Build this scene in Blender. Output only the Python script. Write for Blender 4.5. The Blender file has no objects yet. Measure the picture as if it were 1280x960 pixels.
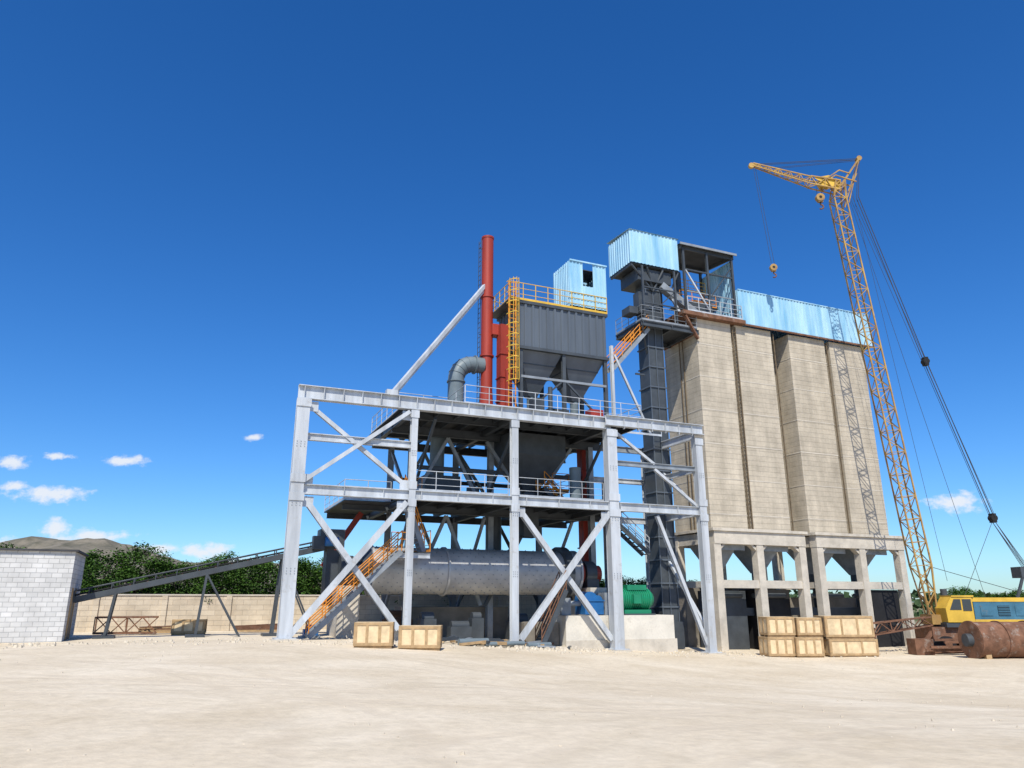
import bpy, bmesh, math, random
import numpy as np
from mathutils import Vector, Matrix, noise
random.seed(7)
S=bpy.context.scene
TH=math.atan2(.395,.9187)
CU,SU=math.cos(TH),math.sin(TH)
OX,OY=-10.54,36.15
def L2W(u,w): return (OX+CU*u-SU*w, OY+SU*u+CU*w)
def ss(t): t=max(0,min(1,t)); return t*t*(3-2*t)
def G(x,y):
    t=(x+11)/27
    t=max(0,min(1,t)); t=.5*t+.5*ss(t)
    f=ss((y-4)/26)*(1-ss((y-150)/150))
    return -1.36*t*f
def GL(u,w): return G(*L2W(u,w))

# ---------------- materials ----------------
def mat(name,col,rough=.7,metal=0,var=.25,scale=1.2,bump=.0,bscale=20,col2=None,streak=False,spec=.3,stain=None):
    m=bpy.data.materials.new(name); m.use_nodes=True
    nt=m.node_tree; n=nt.nodes; l=nt.links
    b=n['Principled BSDF']; b.inputs['Roughness'].default_value=rough; b.inputs['Metallic'].default_value=metal
    b.inputs['Specular IOR Level'].default_value=spec
    tc=n.new('ShaderNodeTexCoord'); mp=n.new('ShaderNodeMapping'); l.new(tc.outputs['Object'],mp.inputs['Vector'])
    if streak: mp.inputs['Scale'].default_value=(1,1,.12)
    nz=n.new('ShaderNodeTexNoise'); nz.inputs['Scale'].default_value=scale; nz.inputs['Detail'].default_value=7; nz.inputs['Roughness'].default_value=.62
    l.new(mp.outputs[0],nz.inputs['Vector'])
    r=n.new('ShaderNodeValToRGB'); r.color_ramp.elements[0].position=.32; r.color_ramp.elements[1].position=.68
    c2=col2 if col2 else tuple(max(0,c*(1-var)) for c in col)
    c1=col if col2 else tuple(min(1,c*(1+var*.5)) for c in col)
    r.color_ramp.elements[0].color=(*c2,1); r.color_ramp.elements[1].color=(*c1,1)
    l.new(nz.outputs['Fac'],r.inputs[0]); out=r.outputs[0]
    if stain:
        n3=n.new('ShaderNodeTexNoise'); n3.inputs['Scale'].default_value=2.2; n3.inputs['Detail'].default_value=9; n3.inputs['Roughness'].default_value=.7; l.new(tc.outputs['Object'],n3.inputs['Vector'])
        r3=n.new('ShaderNodeMapRange'); r3.inputs[1].default_value=.56; r3.inputs[2].default_value=.70; r3.inputs[4].default_value=.75; l.new(n3.outputs['Fac'],r3.inputs[0])
        x=n.new('ShaderNodeMix'); x.data_type='RGBA'; l.new(r3.outputs[0],x.inputs[0]); l.new(out,x.inputs[6]); x.inputs[7].default_value=(*stain,1); out=x.outputs[2]
    l.new(out,b.inputs['Base Color'])
    if bump>0:
        n2=n.new('ShaderNodeTexNoise'); n2.inputs['Scale'].default_value=bscale; n2.inputs['Detail'].default_value=5
        l.new(tc.outputs['Object'],n2.inputs['Vector'])
        bp=n.new('ShaderNodeBump'); bp.inputs['Strength'].default_value=bump; bp.inputs['Distance'].default_value=.05
        l.new(n2.outputs['Fac'],bp.inputs['Height']); l.new(bp.outputs[0],b.inputs['Normal'])
    return m
def blockmat(name,c1,c2,mort,bw,bh,ms,dirt=.25,streaks=0):
    m=bpy.data.materials.new(name); m.use_nodes=True
    nt=m.node_tree; n=nt.nodes; l=nt.links; b=n['Principled BSDF']; b.inputs['Roughness'].default_value=.9; b.inputs['Specular IOR Level'].default_value=.1
    tc=n.new('ShaderNodeTexCoord'); sp=n.new('ShaderNodeSeparateXYZ'); l.new(tc.outputs['Object'],sp.inputs[0])
    ad=n.new('ShaderNodeMath'); ad.operation='ADD'; l.new(sp.outputs[0],ad.inputs[0]); l.new(sp.outputs[1],ad.inputs[1])
    cb=n.new('ShaderNodeCombineXYZ'); l.new(ad.outputs[0],cb.inputs[0]); l.new(sp.outputs[2],cb.inputs[1])
    bt=n.new('ShaderNodeTexBrick'); l.new(cb.outputs[0],bt.inputs['Vector'])
    bt.inputs['Scale'].default_value=1; bt.inputs['Brick Width'].default_value=bw; bt.inputs['Row Height'].default_value=bh
    bt.inputs['Mortar Size'].default_value=ms; bt.inputs['Mortar Smooth'].default_value=.3
    bt.inputs['Color1'].default_value=(*c1,1); bt.inputs['Color2'].default_value=(*c2,1); bt.inputs['Mortar'].default_value=(*mort,1)
    def nzr(sc,vs,lo,hi,det=8):
        mp=n.new('ShaderNodeMapping'); mp.inputs['Scale'].default_value=vs; l.new(tc.outputs['Object'],mp.inputs['Vector'])
        nz=n.new('ShaderNodeTexNoise'); nz.inputs['Scale'].default_value=sc; nz.inputs['Detail'].default_value=det; nz.inputs['Roughness'].default_value=.65; l.new(mp.outputs[0],nz.inputs['Vector'])
        r=n.new('ShaderNodeMapRange'); r.inputs[1].default_value=.32; r.inputs[2].default_value=.68; r.inputs[3].default_value=lo; r.inputs[4].default_value=hi; l.new(nz.outputs['Fac'],r.inputs[0]); return r.outputs[0]
    f=nzr(.9,(1,1,1),1-dirt,1.05)
    if streaks:
        for o in (nzr(1.1,(1,1,.14),1-streaks,1.06,6),nzr(6,(1,1,1),.9,1.06)):
            x=n.new('ShaderNodeMath'); x.operation='MULTIPLY'; l.new(f,x.inputs[0]); l.new(o,x.inputs[1]); f=x.outputs[0]
    mx=n.new('ShaderNodeVectorMath'); mx.operation='SCALE'; l.new(bt.outputs['Color'],mx.inputs[0]); l.new(f,mx.inputs['Scale'])
    l.new(mx.outputs[0],b.inputs['Base Color'])
    bp=n.new('ShaderNodeBump'); bp.inputs['Strength'].default_value=.5; bp.inputs['Distance'].default_value=.03; bp.invert=True
    l.new(bt.outputs['Fac'],bp.inputs['Height']); l.new(bp.outputs[0],b.inputs['Normal'])
    return m
M={}
M['steel']=mat('galvanised_steel',(.52,.55,.58),.5,.1,.3,1.6,streak=True,stain=(.36,.35,.33))
M['steel2']=mat('shop_primed_steel',(.28,.31,.34),.55,.1,.3,1.5)
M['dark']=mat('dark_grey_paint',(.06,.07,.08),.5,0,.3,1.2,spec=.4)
M['deck']=mat('chequer_plate_shade_tone',(.05,.055,.06),.6,0,.3)  # near-black tone paints in the shade under the decks
M['filter']=mat('filter_grey_paint',(.10,.12,.145),.45,0,.25,.9,streak=True,spec=.45)
M['red']=mat('red_paint',(.35,.045,.028),.5,0,.35,1.3,streak=True,spec=.35)
M['orange']=mat('orange_paint',(.70,.26,.03),.5,0,.15)
M['yellow']=mat('yellow_paint',(.66,.42,.06),.5,0,.2)
M['duct']=mat('grey_duct_paint',(.16,.20,.22),.45,0,.2)
M['blue']=mat('blue_cladding',(.46,.68,.80),.5,0,.2,1.6,col2=(.20,.43,.61),streak=True,spec=.3)
M['blueE']=mat('blue_enamel',(.02,.13,.35),.4,0,.2,spec=.5)
M['green']=mat('green_enamel',(.01,.22,.11),.4,0,.2,spec=.5)
M['conc']=mat('cast_concrete',(.58,.53,.45),.9,0,.25,1.1,.35,8,spec=.1,stain=(.38,.34,.28))
M['concw']=mat('plastered_plinth',(.68,.64,.56),.9,0,.2,1.1,.35,8,spec=.1,stain=(.47,.43,.37))
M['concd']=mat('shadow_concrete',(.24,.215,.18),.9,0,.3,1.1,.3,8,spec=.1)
M['drum']=mat('mill_shell_steel',(.52,.52,.51),.42,.2,.35,.8,.1,3,col2=(.34,.34,.34))
M['rust']=mat('rusty_steel',(.20,.10,.06),.85,0,.45,2.5,.2,10,stain=(.32,.29,.25))
M['rustd']=mat('rusty_lattice_paint',(.16,.12,.075),.8,0,.35,3)
M['craneY']=mat('weathered_crane_yellow',(.54,.34,.09),.7,0,.3,col2=(.22,.13,.07),scale=1.1,stain=(.12,.07,.045))
M['craneB']=mat('crane_blue_paint',(.06,.17,.25),.5,0,.3,1.5,stain=(.16,.14,.12))
M['ply']=mat('plywood',(.70,.54,.33),.8,0,.25,2.5,.1,12)
M['batten']=mat('timber_batten',(.44,.30,.16),.85,0,.3,4,.1,12)
M['black']=mat('black_rubber_and_shade',(.02,.02,.022),.8,0,.3)  # rubber parts; also painted shade inside the silo bays
M['glass']=mat('cab_glass',(.03,.04,.05),.1,0,.1,spec=.8)
M['cable']=mat('wire_rope',(.05,.05,.055),.6,0,.1)
M['roof']=mat('roofing_felt',(.06,.06,.065),.8,0,.3)
M['hutblock']=blockmat('hollow_block_masonry',(.68,.67,.65),(.56,.555,.54),(.40,.40,.39),.42,.21,.012,dirt=.2)
M['wallblock']=blockmat('cream_block_masonry',(.66,.57,.44),(.58,.49,.37),(.44,.37,.29),.8,.3,.012)
M['silo']=blockmat('silo_concrete_lifts',(.60,.53,.42),(.55,.485,.385),(.46,.405,.325),50,.36,.018,dirt=.2,streaks=.24)

# ---------------- builder ----------------
class B:
    def __init__(s): s.v=[];s.f=[];s.m=[];s.s=[];s.mats=[]
    def mi(s,k):
        if k not in s.mats: s.mats.append(k)
        return s.mats.index(k)
    def add(s,vs,fs,k,smooth=False):
        o=len(s.v); s.v+= [tuple(p) for p in vs]; i=s.mi(k)
        for f in fs: s.f.append([o+a for a in f]); s.m.append(i); s.s.append(smooth)
    def box(s,x0,x1,y0,y1,z0,z1,k):
        e=random.random()*.004
        x0-=e;x1+=e;y0-=e;y1+=e;z0-=e;z1+=e
        vs=[(x,y,z) for x in(x0,x1) for y in(y0,y1) for z in(z0,z1)]
        s.add(vs,[(0,1,3,2),(4,6,7,5),(0,4,5,1),(2,3,7,6),(0,2,6,4),(1,5,7,3)],k)
    def fr(s,p1,p2,up):
        p1=Vector(p1);p2=Vector(p2);a=(p2-p1).normalized();up=Vector(up)
        sd=a.cross(up)
        if sd.length<.05: up=Vector((0,1,0)); sd=a.cross(up)
        if sd.length<.05: up=Vector((1,0,0)); sd=a.cross(up)
        sd.normalize(); u=sd.cross(a).normalized()
        return p1,p2,a,sd,u
    def pr(s,p1,p2,w,h,k,up=(0,0,1),os=0,ou=0):
        p1,p2,a,sd,u=s.fr(p1,p2,up); e=random.random()*.004
        w=w/2+e;h=h/2+e
        vs=[]
        for p in(p1-a*e,p2+a*e):
            for i,j in((-1,-1),(1,-1),(1,1),(-1,1)): vs.append(p+sd*(os+i*w)+u*(ou+j*h))
        s.add(vs,[(3,2,1,0),(4,5,6,7),(0,1,5,4),(1,2,6,5),(2,3,7,6),(3,0,4,7)],k)
    def ib(s,p1,p2,w,h,k,up=(0,0,1),t=.035):
        s.pr(p1,p2,w,t,k,up,0,h/2-t/2); s.pr(p1,p2,w,t,k,up,0,-h/2+t/2); s.pr(p1,p2,t,h-2*t-.004,k,up)
    def cy(s,p1,p2,r,k,n=8,r2=None,cap=True,smooth=True):
        p1,p2,a,sd,u=s.fr(p1,p2,(0,0,1)); r2=r if r2 is None else r2
        vs=[]
        for p,R in((p1,r),(p2,r2)):
            for i in range(n):
                t=2*math.pi*i/n; vs.append(p+sd*(R*math.cos(t))+u*(R*math.sin(t)))
        s.add(vs,[(i,(i+1)%n,n+(i+1)%n,n+i) for i in range(n)],k,smooth)
        if cap: s.add(vs,[list(range(n))[::-1],list(range(n,2*n))],k)
    def tube(s,pts,r,k,n=24):
        pts=[Vector(p) for p in pts]; vs=[];
        for i,p in enumerate(pts):
            a=(pts[min(i+1,len(pts)-1)]-pts[max(i-1,0)]).normalized()
            sd=a.cross(Vector((0,1,0))); sd.normalize(); u=sd.cross(a)
            for j in range(n):
                t=2*math.pi*j/n; vs.append(p+sd*r*math.cos(t)+u*r*math.sin(t))
        fs=[(i*n+j,i*n+(j+1)%n,(i+1)*n+(j+1)%n,(i+1)*n+j) for i in range(len(pts)-1) for j in range(n)]
        s.add(vs,fs,k,True)
    def rail(s,pts,k='steel',h=1.1,sp=1.4,r=.024,toe=True,mid=2):
        for p,q in zip(pts[:-1],pts[1:]):
            p=Vector(p);q=Vector(q);d=(q-p).length;n=max(1,round(d/sp))
            for i in range(n+1):
                c=p.lerp(q,i/n); s.cy(c,c+Vector((0,0,h)),r,k,5,cap=False)
            for j in range(mid+1):
                z=Vector((0,0,h*(j+1)/(mid+1))); s.cy(p+z,q+z,r*(1 if j==mid else .75),k,5,cap=False)
            if toe: s.pr(p+Vector((0,0,.07)),q+Vector((0,0,.07)),.012,.13,k)
    def corr(s,p,d,L,z0,z1,k,pitch=.3,dep=.05,back=True):
        p=Vector((*p,0));d=Vector((*d,0)).normalized();nrm=Vector((d.y,-d.x,0))
        xs=[];t=0
        while t<L-1e-6:
            for a,o in((0,0),(.55,0),(.65,1),(.9,1)):
                x=t+a*pitch
                if x<L: xs.append((x,o))
            t+=pitch
        xs.append((L,0)); vs=[]
        for x,o in xs:
            q=p+d*x+nrm*(o*dep); vs.append((q.x,q.y,z0)); vs.append((q.x,q.y,z1))
        s.add(vs,[(2*i,2*i+2,2*i+3,2*i+1) for i in range(len(xs)-1)],k)
    def corrbox(s,x0,x1,y0,y1,z0,z1,k,pitch=.3,dep=.05,sides='fblr'):
        if 'f' in sides: s.corr((x0,y0),(1,0),x1-x0,z0,z1,k,pitch,dep)
        if 'r' in sides: s.corr((x1,y0),(0,1),y1-y0,z0,z1,k,pitch,dep)
        if 'b' in sides: s.corr((x1,y1),(-1,0),x1-x0,z0,z1,k,pitch,dep)
        if 'l' in sides: s.corr((x0,y1),(0,-1),y1-y0,z0,z1,k,pitch,dep)
    def lat(s,p1,p2,w1,w2,n,kc,c=.1,b=.05,kb=None,up=(0,1,0)):
        kb=kb or kc
        p1,p2,a,sd,u=s.fr(p1,p2,up)
        def cn(t,i): 
            w=(w1+(w2-w1)*t)/2; i%=4
            return p1.lerp(p2,t)+sd*w*(-1,1,1,-1)[i]+u*w*(-1,-1,1,1)[i]
        for i in range(4):
            s.pr(cn(0,i),cn(1,i),c,c,kc)
            for j in range(n):
                o=(j+i)%2
                s.pr(cn(j/n,i+o),cn((j+1)/n,i+1-o),b,b,kb)
                if j%2==0: s.pr(cn(j/n,i),cn(j/n,i+1),b,b,kb)
    def fin(s,name,parent=None,site=False,bevel=0):
        me=bpy.data.meshes.new(name); me.from_pydata(s.v,[],s.f)
        for k in s.mats: me.materials.append(M[k])
        me.polygons.foreach_set('material_index',s.m); me.polygons.foreach_set('use_smooth',s.s)
        bm=bmesh.new(); bm.from_mesh(me); bmesh.ops.recalc_face_normals(bm,faces=bm.faces); bm.to_mesh(me); bm.free()
        o=bpy.data.objects.new(name,me); S.collection.objects.link(o)
        if parent: o.parent=parent
        elif site: o.location=(OX,OY,0); o.rotation_euler=(0,0,TH)
        return o
def empty(name,site=True):
    e=bpy.data.objects.new(name,None); S.collection.objects.link(e); e.empty_display_size=.5
    if site: e.location=(OX,OY,0); e.rotation_euler=(0,0,TH)
    return e

def stair(b,p1,p2,wd,kr,ks='dark',yoff=0,n=None):
    p1=Vector(p1);p2=Vector(p2); 
    for y in(0,wd):
        o=Vector((0,y,0)); b.pr(p1+o,p2+o,.05,.26,ks)
    n=n or int(abs(p2.z-p1.z)/.22)
    for i in range(1,n+1):
        c=p1.lerp(p2,i/n); b.box(c.x-.13,c.x+.13,c.y+.03,c.y+wd-.03,c.z,c.z+.04,ks)
    for y in(0,wd):
        o=Vector((0,y,0)); m=max(2,int((p2-p1).length/1.0))
        for i in range(m+1):
            c=p1.lerp(p2,i/m)+o; b.cy(c,c+Vector((0,0,1.05)),.028,kr,5)
        for h in(.4,.72,1.05): b.cy(p1+o+Vector((0,0,h)),p2+o+Vector((0,0,h)),.03,kr,5)

# ================= STEEL FRAME =================
E=empty('steel_support_frame')
b=B()
CO=[0,5.8,11.6,17.8,24.1]; CW=[.62,.34,.38,.62,.5]
for u,cw in zip(CO,CW):
    g=GL(u,0)
    b.ib((u,0,g-.3),(u,0,11.55),cw,cw*.9,'steel',(0,1,0),.03)
    if cw>.45:
        b.pr((u-cw/2+.03,0,g-.3),(u-cw/2+.03,0,11.55),.03,cw*.8,'steel',(0,1,0))
        b.pr((u+cw/2-.03,0,g-.3),(u+cw/2-.03,0,11.55),.03,cw*.8,'steel',(0,1,0))
    b.pr((u,0,g+.05),(u,0,g+.11),cw+.35,cw+.35,'steel',(0,1,0))
    for z in(6.6,7.5,11.3): b.box(u-cw/2-.05,u+cw/2+.05,-cw/2-.02,-cw/2+.03,z-.2,z+.2,'steel')
    for z in(3.1,6.3,9.2):
        for dx in(-.3,0,.3):
            for dz in(-.12,0,.12): b.box(u+dx*cw-.015,u+dx*cw+.015,-cw*.45-.03,-cw*.45+.01,z+dz-.015,z+dz+.015,'steel2')
b.fin('front_columns',E)
b=B()
b.ib((-.3,0,11.9),(17.9,0,11.9),.4,.7,'steel'); b.ib((17.4,-.25,12.05),(24.4,-.25,12.05),.36,.62,'steel')
for i in range(25):
    if abs(i*.98-17.6)>.6: b.pr((i*.98,-.1 if i<18 else -.33,11.6),(i*.98,-.1 if i<18 else -.33,12.2),.02,.18,'steel',(0,1,0))
b.ib((-.1,0,7.0),(24.3,0,7.0),.3,.5,'steel')
b.ib((.2,.1,9.65),(5.7,.1,9.65),.22,.36,'steel'); b.ib((18,.1,9.6),(24,.1,9.6),.2,.3,'steel2')
for i in range(13): b.pr((i*2+.3,-.09,6.8),(i*2+.3,-.09,7.2),.02,.12,'steel',(0,1,0))
b.fin('front_beams',E)
b=B()
def br(p,q,w=.2,h=.2,k='steel'): b.ib(p,q,w,h,k,(0,1,0),.025)
def gus(u,w,z,s=.5,k='steel'): b.box(u-s/2,u+s/2,w-.02,w+.02,z-s/2,z+s/2,k)
br((.3,.12,11.3),(5.6,.12,7.4)); br((5.5,-.12,11.4),(.3,-.12,7.4))
br((.4,.12,6.6),(5.4,.12,.4),.28,.28); br((5.5,-.12,6.6),(.2,-.12,.2),.28,.28)
br((11.9,.12,6.6),(17.5,.12,-.3),.28,.28); br((17.5,-.12,6.6),(11.9,-.12,-.2),.28,.28)
br((20.9,.1,6.6),(23.9,.1,-.7),.2,.2); br((20.9,.1,9.4),(23.9,.1,7.3),.16,.16); br((18.2,.1,11.5),(20.9,.1,9.7),.16,.16)
for p in((.5,11.2),(5.4,11.2),(.5,7.5),(5.4,7.5),(.6,6.4),(5.3,6.4),(12,6.4),(17.3,6.4)): gus(p[0],0,p[1])
b.fin('front_braces',E)
b=B()
RC=[(7.1,10),(11.6,10),(17.8,10),(7.1,5),(12.4,5.6),(19.2,5),(24.1,6),(20.9,6)]
for u,w in RC:
    g=GL(u,w); top=11.5 if (u,w)!=(20.9,6) else 9.5
    k='steel2' if u<20 else 'steel'
    b.ib((u,w,g-.3),(u,w,top),.34,.34,k,(0,1,0))
for w in(5,10):
    b.ib((5.8,w,11.6),(20,w,11.6),.25,.5,'dark'); b.ib((3.2,w,6.9),(20,w,6.9),.25,.42,'dark')
for u in(24.1,17.8,5.9,11.6):
    b.ib((u,.2,11.8),(u,10 if u<20 else 6,11.8),.25,.5,'steel' if u>20 else 'dark'); b.ib((u,.2,6.95),(u,10 if u<20 else 6,6.95),.25,.42,'steel' if u>20 else 'dark')
b.ib((24.1,.2,9.6),(24.1,6,9.6),.2,.34,'steel'); b.ib((24.1,6,9.6),(18,6,9.6),.2,.34,'steel'); b.ib((24.1,6,6.95),(18,6,6.95),.2,.4,'steel')
b.ib((24.1,6,11.8),(18,6,11.8),.2,.4,'steel2')
b.pr((24.1,.3,7.2),(24.1,5.8,11.5),.14,.14,'steel'); b.pr((24.1,.3,.2),(24.1,5.8,6.6),.16,.16,'steel')
def vb(u0,u1,w,z0,z1,k='dark',t=.18,inv=False):
    m=(u0+u1)/2
    if inv: b.ib((u0,w,z1),(m,w,z0),t,t,k,(0,1,0)); b.ib((u1,w,z1),(m,w,z0),t,t,k,(0,1,0))
    else: b.ib((u0,w,z0),(m,w,z1),t,t,k,(0,1,0)); b.ib((u1,w,z0),(m,w,z1),t,t,k,(0,1,0))
for w in(5,10):
    vb(7.1,11.6,w,7.2,11.3,'steel2'); vb(11.9,17.8,w,7.2,11.3,'steel2',inv=True); vb(7.1,11.6,w,1.5,6.6,'steel2'); vb(11.9,17.8,w,1.5,6.6,'dark')
    b.ib((7.1,w,9.4),(17.8,w,9.4),.16,.24,'dark')
for u in(7.1,11.8,17.8):
    b.pr((u,5,7.2),(u,10,11.3),.16,.16,'steel2'); b.pr((u,10,1),(u,5,6.6),.16,.16,'steel2'); b.pr((u,.4,11.3),(u,5,7.3),.14,.14,'dark')
b.fin('rear_columns_and_bracing',E)
b=B()
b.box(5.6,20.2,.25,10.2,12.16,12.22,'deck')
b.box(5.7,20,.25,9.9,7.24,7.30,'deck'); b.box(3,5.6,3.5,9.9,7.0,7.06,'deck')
for i in range(12):
    u=6.4+i*1.22; b.ib((u,.3,11.98),(u,10,11.98),.12,.3,'dark'); b.ib((u,.3,7.1),(u,9.8,7.1),.1,.24,'dark')
for w in(2.4,7.6): b.ib((5.8,w,11.85),(20,w,11.85),.16,.4,'dark')
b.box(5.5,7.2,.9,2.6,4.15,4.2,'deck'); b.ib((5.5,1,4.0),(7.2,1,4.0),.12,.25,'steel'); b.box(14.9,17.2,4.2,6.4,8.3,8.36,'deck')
b.fin('deck_plates',E)
b=B()
b.rail([(8.7,.15,12.24),(20.2,.15,12.24),(20.2,10,12.24)]); b.rail([(5.7,9.9,12.24),(5.7,3.2,12.24),(8.7,3.2,12.24),(8.7,.2,12.24)])
b.rail([(5.9,.6,7.32),(11.5,.6,7.32)]); b.rail([(5.9,9.7,7.32),(20,9.7,7.32)]); b.rail([(11.9,.6,7.32),(17.6,.6,7.32)],r=.02)
b.rail([(3,3.6,7.08),(5.6,3.6,7.08)]); b.rail([(3,9.8,7.08),(3,3.6,7.08)],r=.02)
b.rail([(20.2,3,12.24),(23.6,3,12.24)])
b.rail([(14.9,4.2,8.38),(17.2,4.2,8.38),(17.2,6.4,8.38)],'orange'); b.rail([(5.5,2.6,4.22),(7.2,2.6,4.22),(7.2,1,4.22)],'orange')
b.rail([(7.1,2.6,7.32),(7.1,5,7.32)],'orange')
b.fin('guard_rails',E)
b=B()
stair(b,(1.2,.75,.05),(5.6,.75,4.2),.85,'orange','steel2')
stair(b,(7.1,1.75,4.25),(5.9,1.75,7.3),.75,'orange','steel2')
stair(b,(13.1,-.2,-.6),(14.6,-.2,2.3),.8,'rust','dark')
stair(b,(16.4,3.6,7.3),(15.2,3.6,8.4),.7,'orange','dark')
stair(b,(19.6,3.6,7.0),(22.6,3.6,4.6),.8,'steel','dark')
stair(b,(20.2,3.2,16.6),(23.2,3.2,19.9),.8,'orange','steel2')
b.ib((20.1,3.2,12.2),(20.1,3.2,18.2),.2,.2,'steel'); b.pr((20.3,3.2,17.6),(22.9,3.2,12.3),.14,.14,'steel')
b.fin('access_stairs',E)
b=B()
for u in CO:
    g=GL(u,0); b.box(u-.6,u+.6,-.55,.55,g-.5,g+.06,'conc')
b.box(4.2,6.4,.5,2.6,-.5,.5,'conc')
b.fin('column_footings',E)

E=empty('process_hopper')
b=B()
def funnel(b,x0,x1,y0,y1,z0,z1,s,k):
    cx,cy=(x0+x1)/2,(y0+y1)/2
    vs=[(x0,y0,z1),(x1,y0,z1),(x1,y1,z1),(x0,y1,z1),(cx-s,cy-s,z0),(cx+s,cy-s,z0),(cx+s,cy+s,z0),(cx-s,cy+s,z0)]
    b.add(vs,[(0,1,5,4),(1,2,6,5),(2,3,7,6),(3,0,4,7),(0,1,2,3),(4,5,6,7)],k)
b.box(12.8,16.6,3.4,6.6,10.4,11.7,'dark'); funnel(b,12.8,16.6,3.4,6.6,8.2,10.4,.4,'dark')
b.box(14.2,15.2,4.5,5.5,5.5,8.2,'dark'); b.box(8.0,10.2,5,7.5,7.3,9.0,'dark'); b.cy((9,6,9),(9,6,11.7),.45,'duct',16)
b.cy((13,6.5,4.3),(13,6.5,8),.5,'dark',16); b.cy((16.8,2.6,7.3),(16.8,2.6,9.6),.35,'duct',14)
for i in range(5): b.box(7.5+i*1.1,8.1+i*1.1,7.8,8.6,7.3,7.9+random.random(),'dark')
b.fin('hopper_body',E)
E=empty('red_riser_duct')
b=B()
b.box(18.9,19.55,5.5,6.2,3.6,11.6,'red')
for z in(5,7.9,10): b.box(18.82,19.63,5.42,6.28,z,z+.08,'red')
b.pr((19.2,5.8,3.8),(17.6,4.8,2.9),.6,.6,'red'); b.pr((2.6,6.5,3.6),(4.6,6.5,6.7),.3,.3,'red')
b.fin('duct_run',E)
b=B()
x0,x1,zc,r=4.7,17.3,3.35,1.27
b.cy((x0,4,zc),(x1,4,zc),r,'drum',56)
for u in(4.7,8.9,13.1,17.2): b.cy((u-.06,4,zc),(u+.06,4,zc),r+.09,'drum',48)
b.cy((4.2,4,zc),(4.7,4,zc),r*.55,'dark',32,r2=r*.98); b.cy((3.3,4,zc),(4.3,4,zc),.5,'dark',24)
b.cy((16.1,4,zc),(16.6,4,zc),r+.28,'dark',48); b.cy((17.3,4,zc),(17.8,4,zc),r*.98,'red',32,r2=.6); b.cy((17.8,4,zc),(19,4,zc),.5,'red',24)
for i in range(48):
    u=5+i*.25
    for j in range(15):
        if (i+j)%2 or abs(u-8.9)<.2 or abs(u-13.1)<.2 or u>15.9: continue
        t=-1.35+j*.2
        c=Vector((u,4-math.cos(t)*r,zc+math.sin(t)*r)); d=Vector((0,-math.cos(t),math.sin(t)))
        b.cy(c,c+d*.035,.032,'steel2',5)
b.fin('ball_mill_shell',empty('ball_mill'))
b=B()
for u in(3.4,18.2): 
    b.box(u-.55,u+.55,2.6,5.4,GL(u,4)-.3,2.5,'conc'); b.box(u-.4,u+.4,3.2,4.8,2.5,3.0,'dark'); b.cy((u-.35,4,zc),(u+.35,4,zc),.75,'dark',24)
b.fin('mill_bearing_pedestals',bpy.data.objects['ball_mill'])
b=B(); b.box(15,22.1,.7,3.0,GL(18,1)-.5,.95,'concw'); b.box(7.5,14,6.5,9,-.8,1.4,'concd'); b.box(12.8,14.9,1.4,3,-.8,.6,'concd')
b.box(14.95,22.2,.62,.7,GL(18,1)-.4,-.35,'conc')
b.fin('concrete_plinth',site=True)
b=B(); zc2=1.85
b.cy((19.0,1.8,zc2),(21.0,1.8,zc2),.62,'green',32); b.cy((18.8,1.8,zc2),(19.0,1.8,zc2),.4,'green',24,r2=.6); b.cy((21,1.8,zc2),(21.25,1.8,zc2),.6,'green',24,r2=.42)
b.cy((18.2,1.8,zc2),(18.8,1.8,zc2),.1,'steel2',12)
for i in range(13):
    u=19.15+i*.14; b.cy((u,1.8,zc2),(u+.04,1.8,zc2),.68,'green',32)
b.box(19.1,20.9,1.2,2.4,.97,1.25,'green'); b.box(19.4,20.7,1.3,2.3,2.35,2.65,'green'); b.box(19.6,20.1,.95,1.25,1.6,2.1,'green'); b.box(18.9,21.1,1.05,2.55,.95,1.03,'dark')
b.fin('green_electric_motor',site=True)
b=B()
b.box(16.5,17.7,1.2,2.4,1.0,1.75,'blueE'); b.box(16.45,17.75,1.15,2.45,1.72,1.8,'blueE'); b.cy((16.9,1.25,1.8),(16.9,2.35,1.8),.45,'blueE',24); b.cy((17.35,1.2,1.75),(17.35,2.4,1.75),.3,'blueE',20)
b.cy((17.7,1.8,1.85),(18.2,1.8,1.85),.2,'dark',16); b.cy((15.4,1.8,1.6),(16.5,1.8,1.6),.14,'steel2',12); b.box(15.1,15.7,1.4,2.2,.97,1.9,'steel2'); b.box(17.9,18.5,1.4,2.2,.97,2.2,'steel2')
b.fin('blue_gearbox',site=True)

# ================= chimney, duct =================
b=B()
b.cy((11.45,4,12.2),(11.45,4,24.8),.38,'red',32)
b.cy((11.45,4,24.72),(11.45,4,24.85),.41,'red',32); b.cy((11.45,4,16.5),(11.45,4,16.6),.46,'red',32);b.cy((11.45,4,20.5),(11.45,4,20.6),.44,'red',32)
b.cy((11.45,4,12.2),(11.45,4,14.2),.5,'red',32,r2=.39)
for i in range(34):
    z=13.5+i*.33; b.pr((10.95,3.9,z),(10.95,4.3,z),.02,.02,'dark')
for y in(3.9,4.3): b.pr((10.95,y,13.3),(10.95,y,24.6),.03,.03,'dark')
for z in(15,18,21,24): b.pr((10.95,4.1,z),(11.2,4.1,z),.04,.04,'dark')
E=empty('red_chimney_stack'); b.fin('stack',E)
b=B(); b.pr((4.5,0,12.3),(11.2,3.85,21.3),.2,.2,'steel'); b.pr((4.6,.1,12.3),(11.2,3.85,21.1),.06,.3,'steel'); b.box(4.2,4.8,-.2,.2,12.25,12.5,'steel'); b.fin('stack_brace',E)
b=B()
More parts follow.
